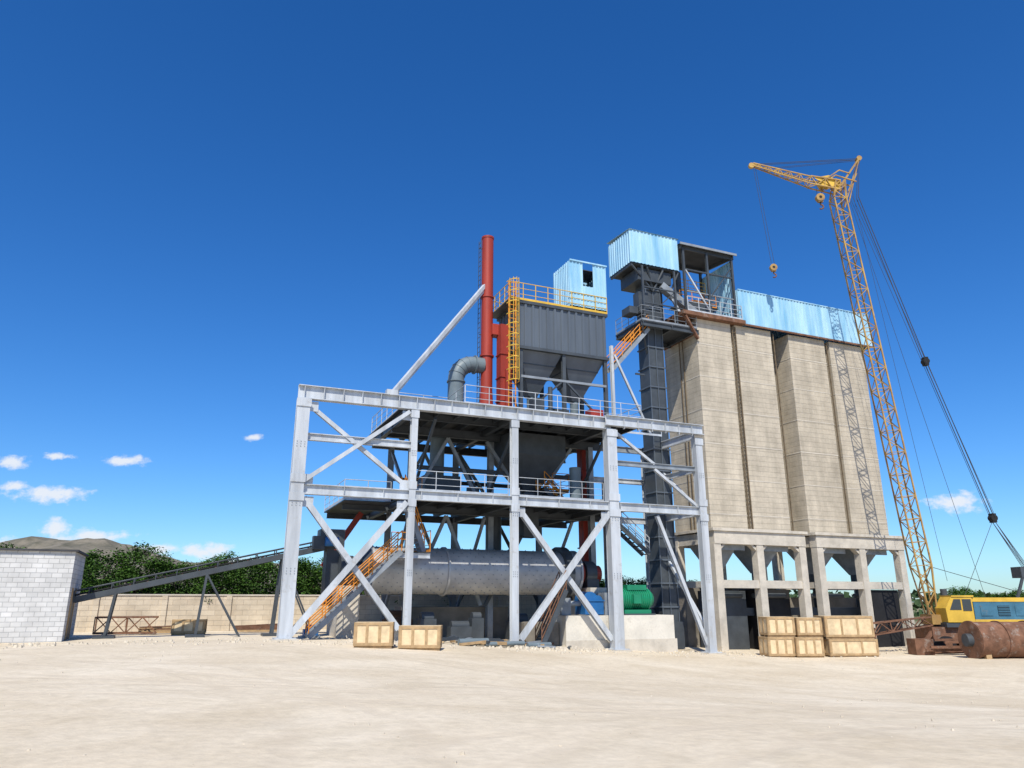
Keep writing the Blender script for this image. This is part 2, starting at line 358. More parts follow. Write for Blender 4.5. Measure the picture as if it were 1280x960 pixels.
pts=[(9.45,4,12.2),(9.45,4,14.8)]+[(9.45+1.1*(1-math.cos(t)),4,14.8+1.1*math.sin(t)) for t in [math.pi/2*i/10 for i in range(1,11)]]+[(11.2,4,15.9)]
b.tube(pts,.5,'duct'); b.cy((9.45,4,13.1),(9.45,4,13.2),.6,'duct',28); b.cy((10.6,4,15.9),(10.68,4,15.9),.6,'duct',28)
for i in range(1,5):
    t=math.pi/2*i/5; c=Vector((9.45+1.1*(1-math.cos(t)),4,14.8+1.1*math.sin(t))); d=Vector((math.sin(t),0,math.cos(t)))*.02; b.cy(c-d,c+d,.53,'duct',28)
b.cy((9.45,4,12.25),(9.45,4,13.1),.75,'duct',28,r2=.55); b.box(8.3,9.0,3.4,4.4,12.2,13.1,'blueE'); b.cy((9.45,4,14.6),(9.45,4,14.68),.57,'duct',28)
b.fin('grey_elbow_duct',site=True)

# ================= filter house =================
E=empty('bag_filter_house')
b=B(); fx0,fx1,fy0,fy1,fz0,fz1=12.85,19.0,2.0,5.4,16.75,19.75
b.corrbox(fx0,fx1,fy0,fy1,fz0,fz1,'filter',.51,.09)
b.box(fx0+.02,fx1-.02,fy0+.02,fy1-.02,fz0+.01,fz1-.01,'filter')
for z in(fz0,fz1): b.box(fx0-.12,fx1+.12,fy0-.13,fy1+.12,z-.1,z+.08,'dark')
b.fin('filter_casing',E)
b=B()
for x0,x1 in((12.95,15.8),(16.0,18.9)):
    funnel(b,x0,x1,2.1,5.3,14.1,16.64,.3,'filter'); cx=(x0+x1)/2
    b.cy((cx,3.7,12.6),(cx,3.7,14.1),.28,'duct',14)
    for t in(.3,.62): 
        s=1-t*.78; b.box(cx-1.43*s-.04,cx+1.43*s+.04,3.7-1.6*s-.03,3.7+1.6*s+.03,16.64-2.54*t,16.7-2.54*t,'dark')
b.cy((13,3.7,12.9),(18.9,3.7,12.9),.3,'dark',14); b.box(15.2,16.6,2.8,4,12.3,13.3,'dark')
b.box(13.4,14.1,1.2,1.9,12.25,13.4,'dark'); b.box(17.3,18.2,1.3,2,12.25,13.1,'red'); b.cy((14.6,1.4,12.25),(14.6,1.4,14.2),.14,'dark',12)
b.fin('discharge_hoppers',E)
b=B()
for u in(12.95,15.9,18.9):
    for w in(2.1,5.3): b.ib((u,w,12.2),(u,w,16.65),.22,.22,'dark',(0,1,0))
b.pr((13,2.05,12.4),(15.8,2.05,14.9),.1,.1,'dark'); b.pr((18.8,2.05,12.4),(16,2.05,14.9),.1,.1,'dark'); b.pr((12.95,2.05,14.9),(18.9,2.05,14.9),.14,.14,'steel2')
b.pr((12.95,2.1,12.4),(12.95,5.3,16.2),.1,.1,'dark')
b.fin('legs',E)
b=B(); b.rail([(12.2,2.0,19.85),(12.2,1.9,19.85),(19.1,1.9,19.85)],'yellow',1.15,.9,.03); b.rail([(12.2,5.4,19.85),(12.2,2,19.85)],'yellow',1.15,.9,.03); b.rail([(12.2,5.4,19.85),(19,5.4,19.85)],'yellow',1.15,1.2,.025)
b.box(12.1,13,1.85,5.4,19.78,19.84,'dark')
for x in(12.05,12.5): b.pr((x,1.85,12.3),(x,1.85,21),.05,.05,'orange',(0,1,0))
for i in range(29): b.pr((12.05,1.85,12.5+i*.3),(12.5,1.85,12.5+i*.3),.03,.03,'orange')
for i in range(10):
    z=14.4+i*.72; q=[(12.28-.36*math.cos(t),1.85-.72*math.sin(t),z) for t in [math.pi*j/6 for j in range(7)]]
    for p,r_ in zip(q[:-1],q[1:]): b.pr(p,r_,.03,.05,'yellow')
for j in range(1,6):
    t=math.pi*j/6; x,y=12.28-.36*math.cos(t),1.85-.72*math.sin(t); b.pr((x,y,14.4),(x,y,21),.03,.02,'yellow')
b.fin('top_rails_and_ladder',E)
b=B(); X0,X1,Y0,Y1,Z0,Z1=16.45,19.15,1.95,4.4,20.1,23.3
b.corr((X0,Y0),(1,0),.95,Z0,Z1,'blue',.25,.045); b.corr((X0+1.7,Y0),(1,0),X1-X0-1.7,Z0,Z1,'blue',.25,.045); b.corr((X0+.95,Y0),(1,0),.75,Z0,21.6,'blue',.25,.045)
b.corrbox(X0,X1,Y0,Y1,Z0,Z1,'blue',.25,.045,'blr')
for x in(X0+.05,X1-.05):
    for y in(Y0+.06,Y1-.06): b.pr((x,y,19.8),(x,y,Z1-.02),.08,.08,'dark',(0,1,0))
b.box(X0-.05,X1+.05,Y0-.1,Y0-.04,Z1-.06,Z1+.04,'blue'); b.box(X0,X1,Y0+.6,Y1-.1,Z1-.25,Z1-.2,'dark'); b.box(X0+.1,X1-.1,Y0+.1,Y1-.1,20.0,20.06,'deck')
b.box(17.3,18.6,2.6,3.8,20.1,21.9,'dark')
for i in range(5): b.box(13.3+i*.6,13.7+i*.6,2.3,2.9,19.83,20.1,'dark')
b.fin('blue_penthouse',E)
b=B(); b.box(12.0,12.55,3.0,3.7,12.3,18.5,'red'); b.box(11.6,12.5,3.4,4.1,17.9,18.6,'red'); b.cy((12.5,2.9,12.4),(12.5,2.9,15.5),.22,'red',16)
for z in(13.5,15,16.5): b.box(11.95,12.6,2.94,3.76,z,z+.07,'red')
b.fin('red_filter_duct',site=True)

# ================= bucket elevator =================
E=empty('bucket_elevator_tower')
b=B(); g=GL(24,4.3)
b.box(23.4,24.6,3.7,4.9,g,24.2,'dark')
z=g+1
while z<24: b.box(23.32,24.68,3.62,4.98,z,z+.09,'filter'); z+=1.45
for x in(23.4,24.0,24.6): b.pr((x,3.66,g),(x,3.66,24.2),.05,.05,'filter',(0,1,0))
b.box(23.2,24.8,3.5,5.1,g,g+1.6,'dark')
b.fin('elevator_casing',E)
b=B()
b.corrbox(21.9,25.95,3.0,6,24.7,27.2,'blue',.3,.05); 
b.add([(21.8,2.9,27.22),(26.05,2.9,27.22),(26.05,6.1,27.5),(21.8,6.1,27.5)],[(0,1,2,3)],'blue')
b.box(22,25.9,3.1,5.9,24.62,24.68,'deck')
for x in(22,23.3,24.6,25.9):
    b.pr((x,3.1,24.6),(x,5.9,24.6),.12,.2,'dark')
    b.pr((x,3.1,24.5),(24 if x<25 else 25.4,3.6,23),.1,.1,'dark')
b.box(22.6,25.4,3.3,5.6,23.6,24.5,'dark')
b.fin('blue_head_house',E)
b=B()
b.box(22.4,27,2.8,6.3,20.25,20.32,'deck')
for w in(2.9,6.2): b.ib((22.4,w,20.1),(27.2,w,20.1),.14,.3,'dark')
for u in(22.5,24.9,26.8): b.ib((u,2.8,20.1),(u,6.2,20.1),.14,.28,'dark')
b.rail([(27,2.8,20.33),(22.4,2.8,20.33),(22.4,6.2,20.33)],'steel2',1.1,.9); 
b.pr((22.5,2.9,20),(23.4,3.9,18.3),.1,.1,'dark'); b.pr((26.6,3.2,20.3),(24.7,3.6,24.3),.16,.16,'steel'); b.pr((25.4,2.9,20.3),(25.4,2.9,24.5),.12,.12,'dark',(0,1,0)); b.pr((22.7,2.9,20.3),(22.7,2.9,24.5),.12,.12,'dark',(0,1,0))
for z in (21.7,22.9): b.pr((22.7,2.9,z),(26,2.9,z),.08,.08,'dark')
b.pr((22.7,2.95,20.4),(25.4,2.95,22.9),.06,.06,'dark'); b.box(22.5,23.3,3.2,3.9,21,22.6,'dark')
b.pr((24.6,3.5,23.5),(27.6,3.5,21.7),.5,.5,'steel2'); b.cy((25,4.5,20.4),(25,4.5,23.8),.35,'dark',14)
b.box(21.7,22.4,3.2,4.2,20.9,21.4,'dark');b.pr((22.5,3,16.4),(21.8,3,16.4),.1,.1,'dark')
b.fin('service_platform',E)

# ================= silos =================
E=empty('concrete_silo_block')
SI=[(27.1,30.15),(30.55,33.9),(35.6,39.2),(39.7,43.3)]
b=B()
for a,c in SI: b.box(a,c,3.0,7.0,6.2,21.2,'silo')
for i,(a,c) in enumerate(SI):
    for z in(7.3,9.7,12.1,14.5,16.9,19.3): b.box(a-.015,c+.015,2.985,7.015,z,z+.06,'conc')
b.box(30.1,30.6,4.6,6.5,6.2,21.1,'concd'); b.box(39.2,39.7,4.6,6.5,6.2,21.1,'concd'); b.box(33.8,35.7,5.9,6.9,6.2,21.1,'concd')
b.fin('silo_cells',E)
b=B()
gz=-1.7
for us,x0,x1 in(([27.2,30.7,34.4],26.95,34.7),([36.0,40.0,43.9],35.7,44.2)):
    for u in us:
        for w in(2.9,6.9): b.box(u-.28,u+.28,w-.28,w+.28,gz,5.4,'conc')
    for w in(2.9,6.9):
        b.box(x0,x1,w-.32,w+.32,5.35,6.2,'conc'); b.box(x0+.1,x1-.1,w-.22,w+.22,2.55,3.05,'conc')
    for u in us: b.box(u-.22,u+.22,3,6.8,5.4,6.1,'conc'); b.box(u-.2,u+.2,3,6.8,2.6,3.0,'conc')
    b.box(x0-.15,x1+.15,2.45,7.35,6.18,6.36,'conc')
    for a,c in zip(us[:-1],us[1:]): b.pr((a+.2,2.9,5.0),(a+.75,2.9,5.45),.4,.15,'conc'); b.pr((c-.2,2.9,5.0),(c-.75,2.9,5.45),.4,.15,'conc')
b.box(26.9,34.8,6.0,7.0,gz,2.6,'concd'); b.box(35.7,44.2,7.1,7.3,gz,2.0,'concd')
b.fin('ground_frame',E)
b=B()
for a,c in SI:
    funnel(b,a+.35,c-.35,3.2,6.6,3.6,5.9,.3,'steel2'); b.box((a+c)/2-.3,(a+c)/2+.3,4.5,5.1,3.0,3.6,'dark')
    b.box(a+.25,c-.25,3.2,3.3,5.0,5.5,'steel2')
    b.cy(((a+c)/2,4.8,1.2),((a+c)/2,4.8,3),.25,'dark',14); b.cy((a+.3,3.9,2.1),(c-.3,3.9,2.1),.16,'dark',12)
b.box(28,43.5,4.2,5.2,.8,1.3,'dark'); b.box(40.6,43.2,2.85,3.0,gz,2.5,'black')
b.box(27.6,30.3,4.0,5.6,gz,2.4,'dark'); b.box(31.1,34.1,4.0,5.6,gz,2.5,'black')  # dark and black boxes fill the open bays, painting in the interior shade
b.fin('silo_hoppers_and_shade_boxes',E)
b=B()
b.corrbox(30.9,44.1,2.75,7.1,21.25,24.0,'blue',.3,.05); b.box(31,44,2.9,7,23.6,23.68,'dark')
b.box(30.9,44.1,2.66,2.75,21.2,21.32,'rust'); b.box(30.9,44.1,2.68,2.72,23.98,24.05,'blue')
b.fin('blue_conveyor_gallery',E)
b=B()
b.box(25.7,31.2,2.5,7.0,21.22,21.5,'rust'); b.add([(25.7,2.5,21.2),(27.1,2.95,20.0),(27.1,7,20.0),(25.7,7,21.2)],[(0,1,2,3)],'rust')
b.pr((25.9,2.6,21.1),(27.1,2.9,19.6),.2,.15,'rust')
for u in(26.3,28.4,30.7):
    for w in(2.9,6.6): b.ib((u,w,21.5),(u,w,26.6 if w<4 else 27),.16,.16,'dark',(0,1,0))
for w,z in((2.9,26.6),(6.6,27)): b.ib((26,w,z),(30.9,w,z),.14,.28,'dark')
for u in(26.1,30.8): b.pr((u,2.8,26.6),(u,6.8,27.05),.12,.24,'dark')
b.add([(25.95,2.6,26.78),(30.95,2.6,26.78),(30.95,6.9,27.25),(25.95,6.9,27.25)],[(0,1,2,3)],'roof'); b.box(25.9,31,2.55,2.62,26.68,26.84,'steel2')
b.corr((30.85,3.0),(0,1),3.8,22.6,26.5,'blue',.3,.05)
b.pr((26.4,2.9,24.9),(28.3,2.9,22),.1,.1,'steel'); b.pr((30.6,2.9,25.7),(28.5,2.9,23),.07,.07,'dark'); b.pr((26.3,2.9,24.9),(30.7,2.9,24.9),.1,.1,'dark'); b.pr((26.3,2.9,23.2),(30.7,2.9,23.2),.06,.06,'steel2')
b.rail([(26.2,2.6,21.52),(31,2.6,21.52)],'steel',1.1,.9,.03); b.rail([(27,4.5,23),(30.3,4.5,23)],'orange',1.0,1,.03); b.rail([(27.4,5,24.3),(29.8,5,24.3)],'yellow',.9,.8,.03)
b.box(27.5,29.5,4,6,21.5,23,'dark'); b.box(27,30.4,4.4,6,22.94,23,'dark'); b.cy((28.6,5,23.2),(29.8,5,23.2),.45,'rust',18); b.cy((27.2,5,21.5),(27.2,5,25.6),.3,'dark',12)
b.fin('roof_canopy_and_deck',E)
b=B()
for x in(30.22,30.5):
    b.pr((x,2.9,6.4),(x,2.9,21),.06,.06,'rustd',(0,1,0))
for i in range(46): b.pr((30.2,2.9,6.6+i*.31),(30.5,2.9,6.6+i*.31),.03,.03,'rustd')
for w in(4.6,5.0): b.pr((27.0,w,6.4),(27.0,w,21),.06,.06,'rustd',(0,1,0))
for x in (34.0,39.3): b.pr((x+.1,2.98,6.4),(x+.1,2.98,21),.07,.07,'rustd',(0,1,0))
b.fin('ladders',E)

# ================= hut, conveyor, wall =================
E=empty('block_hut')
b=B()
x0,x1,y0,y1=-17.5,-9.26,2.5,6.5
b.box(x0,x1,y0,y0+.2,-.3,3.9,'hutblock'); b.box(x0,x1,y1-.2,y1,-.3,3.9,'hutblock'); b.box(x0+.01,x0+.2,y0+.2,y1-.2,-.3,3.9,'hutblock'); b.box(x1-.2,x1-.01,y0+.2,y1-.2,-.3,3.9,'hutblock')
b.fin('walls',E)
b=B(); b.box(x0-.1,x1+.12,y0-.14,y1+.1,3.9,3.98,'roof'); b.fin('roof',E)
b=B(); b.box(x1-.005,x1+.03,3.5,4.5,.0,2.2,'dark'); b.box(x1-.02,x1+.05,3.4,3.5,0,2.3,'batten'); b.box(x1-.02,x1+.05,4.5,4.6,0,2.3,'batten'); b.fin('door',E)
E=empty('belt_conveyor')
b=B()
p=Vector((-9.6,4.8,1.7)); q=Vector((2.6,4.8,4.6))
for w in(-.45,.45):
    o=Vector((0,w,0)); b.pr(p+o,q+o,.1,.28,'dark'); b.rail([p+o+Vector((0,0,.1)),q+o+Vector((0,0,.1))],'dark',.32,1.0,.03,False,0)
b.pr(p+Vector((0,0,.22)),q+Vector((0,0,.22)),.75,.06,'black'); b.pr(p+Vector((0,0,-.1)),q+Vector((0,0,-.1)),.7,.03,'black')
d=(q-p)
for i in range(16):
    c=p+d*(i+.5)/16; b.cy(c+Vector((0,-.42,.1)),c+Vector((0,.42,.1)),.07,'rust',8)
for e in(p,q): b.cy(e+Vector((0,-.5,.05)),e+Vector((0,.5,.05)),.3,'dark',16)
for t in(.17,.5,.8):
    c=p+d*t; g=GL(c.x,4.8)
    for w in(-.45,.45):
        b.pr(c+Vector((0,w,-.1)),(c.x-.25,4.8+w,g-.1),.11,.11,'dark',(0,1,0)); 
        if t>.3: b.pr(c+Vector((0,w,-.1)),(c.x+1.9,4.8+w,g-.1),.08,.08,'dark',(0,1,0))
    b.box(c.x-.7,c.x+.2,4.2,5.4,g-.2,g+.12,'dark')
b.box(2.0,3.3,4.2,5.4,4.5,5.5,'dark'); b.box(1.6,2.2,4.0,4.5,4.4,5.1,'dark'); b.cy((2.2,3.8,4.8),(2.9,3.8,4.8),.25,'blueE',14)
b.box(2.4,3.4,4.3,5.3,1.5,4.4,'dark')
b.fin('conveyor_truss',E)
b=B(); b.box(-22,30,13,13.2,-1.5,2.05,'wallblock'); b.box(-22,30,12.94,13.26,2.05,2.13,'conc')
for i in range(14): b.box(-20+i*3.6,-19.7+i*3.6,12.9,13,-1.5,2.04,'wallblock')
b.fin('perimeter_wall',site=True)

# ================= crates =================
def crate(cx,cy,w,d,h,z,rot):
    b=B(); b.box(-w/2,w/2,-d/2,d/2,.1,h,'ply')
    t=.03; bw=.11
    for sgn in(-1,1):
        y=sgn*(d/2+t/2)
        for x in(-w/2+bw/2,-w/6,w/6,w/2-bw/2): b.pr((x,y,.1),(x,y,h),bw,t,'batten',(0,1,0))
        for z_ in(.16,h-.06): b.pr((-w/2+bw,y+sgn*.004,z_),(w/2-bw,y+sgn*.004,z_),t,bw,'batten')
        x=sgn*(w/2+t/2)
        for y_ in(-d/2+bw/2,0,d/2-bw/2): b.pr((x,y_,.1),(x,y_,h),t,bw,'batten',(0,1,0))
        for z_ in(.16,h-.06): b.pr((x+sgn*.004,-d/2+bw,z_),(x+sgn*.004,d/2-bw,z_),t,bw,'batten')
    for y_ in(-d/2+.1,0,d/2-.1): b.box(-w/2,w/2,y_-.06,y_+.06,0,.1,'batten')
    o=b.fin('wooden_crate'); o.location=(cx,cy,z); o.rotation_euler=(0,0,rot); return o
crate(-6.0,34.0,1.6,1.1,1.05,G(-6,34)-.02,.1); crate(-4.0,34.2,1.75,1.1,1.0,G(-4,34)-.02,.03)
g=G(16,45.5)-.02
for cx,w,h in((15.4,1.55,1.12),(17.05,1.6,1.1)):
    crate(cx,45.6,w,1.2,h,g,.12)
crate(19.7,46.0,2.9,1.4,1.0,g,.1)
crate(15.5,45.6,1.6,1.2,1.1,g+1.13,.1); crate(17.2,45.8,1.5,1.2,1.05,g+1.13,.15); crate(19.6,46.0,2.9,1.3,1.25,g+1.02,.1)
crate(-17.2,41.5,1.6,1.0,.8,0,.3)

# ================= crane =================
E=empty('lattice_boom_crane',False)
Y=50.4
b=B()
b.lat((27.3,Y,.6),(27.05,Y,4),.45,.95,4,'craneY',.09,.05)
b.lat((27.05,Y,4),(24.95,Y,31.2),.95,.9,36,'craneY',.085,.04)
b.fin('main_mast',E)
b=B()
b.lat((24.95,Y,31.2),(25.2,Y,32.8),.9,.7,3,'craneY',.09,.05)
b.lat((25.1,Y,32.3),(22.9,Y,32.8),.8,.65,4,'craneY',.08,.05); b.lat((22.9,Y,32.8),(18.7,Y,34.3),.6,.2,11,'craneY',.07,.035)
b.cy((18.6,Y-.12,34.2),(18.6,Y+.12,34.2),.22,'craneY',16)
for s in(-.35,.35):
    b.pr((25.2,Y+s,32.3),(27,Y+s*.4,34.8),.1,.1,'craneY'); b.pr((25.6,Y+s,30.8),(27,Y+s*.4,34.8),.06,.06,'craneY')
    b.pr((25.3,Y+s,33.0),(26.4,Y+s,32.6),.08,.08,'craneY'); b.pr((25.4,Y+s,31.0),(26.6,Y+s*.5,33.4),.05,.05,'craneY')
    b.pr((24.2,Y+s,32.9),(25.2,Y+s,33.6),.07,.07,'craneY'); b.pr((25.2,Y+s,33.6),(26.0,Y+s,33.3),.07,.07,'craneY')
b.cy((27,Y-.2,34.8),(27,Y+.2,34.8),.2,'craneY',14); b.box(23.7,24.4,Y-.25,Y+.25,32.3,32.9,'yellow')
b.add([(23.2,Y-.3,32.95),(24.9,Y-.3,32.0),(25.2,Y-.3,32.4),(24.4,Y-.3,33.2)],[(0,1,2,3)],'yellow')
b.fin('jib_head',E)
b=B()
def cab(p,q,r=.02): b.cy(p,q,r,'cable',5,cap=False)
for s in(-.08,.08): cab((18.7,Y+s,34.3),(27,Y+s,34.8)); cab((20.5,Y+s,34),(27,Y+s,34.7),.015)
cab((18.7,Y-.1,34.1),(19.3,Y-.1,25.9),.016); cab((18.95,Y+.1,34.0),(19.6,Y+.1,25.9),.016)
for s in(-.15,.15):
    cab((27,Y+s,34.8),(26.5,Y+s,31.4),.025); cab((26.5,Y+s,31.4),(29.6,Y+s,18.2),.03); cab((29.6,Y+s,18.2),(32.4,Y+s,7.2),.03)
    cab((26,Y+s,31.5),(32.4,Y+s*2,7.2),.015)
    for k in(0,.12,.24): cab((32.4,Y+s,6.9),(34.2+k,Y+s,3.2),.018)
cab((25.8,Y,31.5),(31,Y,1.9),.014); cab((32.4,Y,7),(29.6,Y,2),.016); cab((27.4,Y,4.0),(33.6,Y,2.2),.02); cab((26.1,Y-.1,32),(28.6,Y-.1,3),.013)
for p in((29.6,18.2),(32.4,7.1)): b.box(p[0]-.14,p[0]+.14,Y-.2,Y+.2,p[1]-.3,p[1]+.3,'black'); b.cy((p[0],Y-.22,p[1]),(p[0],Y+.22,p[1]),.22,'black',14)
b.fin('ropes',E)
b=B()
def hook(x,z,s):
    b.box(x-.22*s,x+.22*s,Y-.14*s,Y+.14*s,z-.1*s,z+.5*s,'craneY'); b.cy((x,Y-.2*s,z+.35*s),(x,Y+.2*s,z+.35*s),.38*s,'craneY',18); b.cy((x,Y,z-.35*s),(x,Y,z-.1*s),.07*s,'black',8)
    b.cy((x,Y-.21*s,z+.35*s),(x,Y+.21*s,z+.35*s),.14*s,'black',12)
    q=[(x+.22*s*math.sin(t)-.0,Y,z-.55*s+.22*s*math.cos(t)) for t in[-.2+i*.5 for i in range(9)]]
    for p,r_ in zip(q[:-1],q[1:]): b.cy(p,r_,.07*s,'rust',8)
hook(19.45,25.3,.7); hook(23.6,31.1,.85); cab((23.4,Y,31.6),(23.5,Y,32.6)); cab((23.8,Y,31.6),(23.8,Y,32.6))
b.fin('hook_blocks',E)
b=B()
b.box(27.4,36.5,Y-1.4,Y+1.4,.15,.42,'dark')
pf=[(27.5,.45),(29.2,.45),(29.2,2.0),(27.9,2.0),(27.45,1.3)]
vs=[(x,Y-1.45,z) for x,z in pf]+[(x,Y-.2,z) for x,z in pf]
b.add(vs,[(0,1,2,3,4),(9,8,7,6,5)]+[(i,5+i,5+(i+1)%5,(i+1)%5) for i in range(5)],'yellow')
b.add([(27.7,Y-1.47,1.2),(28.45,Y-1.47,1.2),(28.45,Y-1.47,1.85),(28.02,Y-1.47,1.85)],[(0,1,2,3)],'glass'); b.box(28.55,29.1,Y-1.475,Y-1.44,1.15,1.85,'glass'); b.box(27.9,29.3,Y-1.5,Y-.1,2.0,2.08,'yellow')
b.box(29.3,36.4,Y-1.35,Y+1.3,.45,1.75,'craneB'); b.box(29.25,36.45,Y-1.38,Y+1.33,1.7,1.95,'yellow'); b.box(29.25,36.45,Y-1.385,Y-1.34,.45,.62,'yellow')
for i in range(6):
    x=29.7+i*1.1; b.box(x,x+.75,Y-1.385,Y-1.34,.85,1.45,'black' if i%2 else 'craneB')
    if i%2:
        for j in range(6): b.box(x,x+.75,Y-1.41,Y-1.36,.88+j*.1,.92+j*.1,'craneB')
b.cy((28.3,Y,2),(28.3,Y,2.5),.2,'dark',12); b.pr((34.3,Y-.5,1.9),(34.4,Y-.3,3.5),.14,.14,'craneY'); b.pr((34.3,Y+.5,1.9),(34.4,Y+.3,3.5),.14,.14,'craneY'); b.pr((35.9,Y,1.9),(34.4,Y,3.5),.14,.14,'dark'); b.pr((32.8,Y-.4,1.9),(33.7,Y-.4,3.9),.14,.14,'dark'); b.box(33.3,34.7,Y-.5,Y+.5,3.2,3.9,'dark')
b.box(26.9,27.6,Y-.7,Y+.7,.3,.9,'craneY')
b.fin('superstructure',E)
b=B(); g=G(31,Y)
b.box(26.6,36.8,Y-1.1,Y+1.1,g+.55,.15,'rust'); b.cy((30.5,Y,.0),(30.5,Y,.2),1.2,'dark',24)
for i in range(6):
    x=27.3+i*1.75
    for s in(-1.25,1.25): 
        b.cy((x,Y+s-.18,g+.48),(x,Y+s+.18,g+.48),.5,'black',24); b.cy((x,Y+s-.2,g+.48),(x,Y+s+.2,g+.48),.24,'rust',14)
b.pr((25.6,Y-.9,g+.1),(26.8,Y-.9,.0),.2,.2,'rust')
b.fin('carrier',E)
b=B(); g=G(27.5,44.5); r=.98
b.cy((25.9,44.2,g+r),(31,44.6,g+r),r,'rust',40)
for x in(25.9,27.5,29.2): b.cy((x,44.2+(x-25.9)*.078,g+r),(x+.1,44.21+(x-25.9)*.078,g+r),r+.06,'rust',40)
b.cy((25.6,44.2,g+r),(25.95,44.2,g+r),.35,'dark',20); b.box(26.3,26.6,43.6,44.9,g-.1,g+.3,'batten'); b.box(29,29.3,43.8,45.1,g-.1,g+.3,'batten')
b.fin('rusty_steel_drum')
b=B()
for i in range(9):
    x=24.6+random.random()*1.4; y=46.5+random.random()*2
    b.pr((x,y,g+.1+i*.09),(x+2+random.random(),y+.6*random.random(),g+.12+i*.09),.12,.12,'rust')
b.box(24.2,25.3,47,48,g,g+.9,'rust'); b.cy((26.2,48,g+.4),(26.2,49.2,g+.4),.4,'black',18)
b.fin('scrap_steel_pile')
b=B(); b.lat((22.6,49.5,.0),(26.8,49.9,.5),.7,.5,6,'rust',.08,.05); b.pr((23,49.5,-1.3),(23,49.5,.1),.12,.12,'rust',(0,1,0)); b.fin('spare_boom_section')

# clutter near frame
b=B()
for i in range(34):
    u=7+random.random()*8; w=-1.2+random.random()*2.2; a=random.random()*3; g=GL(u,w); Lh=.4+random.random()
    k=random.choice(['rust','batten','dark','steel2','ply'])
    b.pr((u-Lh*math.cos(a),w-Lh*math.sin(a)*.5,g+.08+random.random()*.15),(u+Lh*math.cos(a),w+Lh*math.sin(a)*.5,g+.08+random.random()*.2),.08+random.random()*.15,.06+random.random()*.1,k)
b.fin('scrap_timber_pile',site=True)
b=B()
for u,l,r in((8.2,1.6,.16),(9.6,2.2,.11),(11.9,1.4,.13)): 
    g=GL(u,-1); b.cy((u,-1.0,g+r),(u+l,-.8,g+r),r,'duct',16)
b.fin('steel_pipes',site=True)
b=B()
for u,w,sx,sy,h,k in((7.4,3,.9,.8,1.3,'dark'),(9,2.6,1.2,.7,.9,'dark'),(10.4,3.1,.7,.7,1.5,'dark'),(13.2,4,1.2,1,1.4,'dark'),(1.2,2.2,.7,.5,.5,'blueE'),(21.8,4,1.5,1.2,2.2,'dark'),(6.2,5.5,1.5,1.2,1.1,'rust')):
    g=GL(u,w); b.box(u,u+sx,w,w+sy,g,g+h*.8,k); b.cy((u+.1,w+sy/2,g+h*.85),(u+sx-.1,w+sy/2,g+h*.85),sy*.36,k,16); b.box(u-.1,u+sx+.1,w-.05,w+sy+.05,g,g+.1,'steel2')
b.fin('pump_skid',site=True)
b=B()
for u,l in((-6.5,3.2),(-1.6,2.6)):
    for i in range(5): b.pr((u,9+i*.25,.12+i*.05),(u+l,9.2+i*.3,.1+i*.08),.12,.1,random.choice(['rust','batten']))
b.lat((-8.6,9,.5),(-5.6,9,.5),.8,.8,4,'rust',.08,.05); b.fin('scaffold_stack',site=True)
rs=B()
def stone(x,y,s,k):
    vs=[];z=G(x,y)
    for i in range(5):
        t=i*1.256+random.random()*.6; vs.append((x+s*math.cos(t)*(0.6+.5*random.random()),y+s*math.sin(t)*(0.6+.5*random.random()),z-.02))
    vs+= [(v[0]*.55+x*.45+random.uniform(-.2,.2)*s,v[1]*.55+y*.45,z+s*random.uniform(.4,.8)) for v in vs[:5]]
    rs.add(vs,[(i,(i+1)%5,5+(i+1)%5,5+i) for i in range(5)]+[(5,6,7,8,9)],k)
M['stone']=mat('limestone_rubble',(.58,.51,.40),.95,0,.3,5)
for i in range(900):
    u=random.uniform(-16,45); w=random.gauss(-.6,1.5); x,y=L2W(u,w); stone(x,y,random.uniform(.03,.13),'stone')
for i in range(1100):
    x=random.uniform(-25,30); y=random.uniform(9,60); stone(x,y,random.uniform(.01,.04),'stone')
for i in range(160):
    u=random.gauss(13.5,1.6); w=random.gauss(-.9,.5); x,y=L2W(u,w); stone(x,y,random.uniform(.05,.2),'stone')
rs.fin('rubble_stones')

# ================= ground =================
def axis(a,b_,f,lim):
    c=list(np.arange(a,b_,f)); s=f; x=b_
    while x<lim: c.append(x); s*=1.25; x+=s
    c.append(lim); s=f; x=a-f; l=[]
    while x>-lim: l.append(x); s*=1.25; x-=s
    l.append(-lim); return l[::-1]+c
xs=axis(-32,42,.4,3000); ys=axis(0,62,.4,3000)
vs=[];nx=len(xs)
for y in ys:
    for x in xs:
        z=G(x,y)
        if abs(x)<45 and -5<y<70:
            z+=.05*noise.noise(Vector((x*.22,y*.22,0)))+.018*noise.noise(Vector((x*1.1,y*1.1,3)))
        elif y>100: z+=2*noise.noise(Vector((x*.004,y*.004,1)))*min(1,(y-100)/200)-1.0*min(1,(y-100)/200)
        vs.append((x,y,z))
fs=[(j*nx+i,j*nx+i+1,(j+1)*nx+i+1,(j+1)*nx+i) for j in range(len(ys)-1) for i in range(nx-1)]
me=bpy.data.meshes.new('ground'); me.from_pydata(vs,[],fs); me.polygons.foreach_set('use_smooth',[True]*len(fs))
o=bpy.data.objects.new('ground',me); S.collection.objects.link(o)
m=bpy.data.materials.new('sandy_ground'); m.use_nodes=True; nt=m.node_tree;n=nt.nodes;l=nt.links;bs=n['Principled BSDF']; bs.inputs['Roughness'].default_value=.95; bs.inputs['Specular IOR Level'].default_value=.05
tc=n.new('ShaderNodeTexCoord')
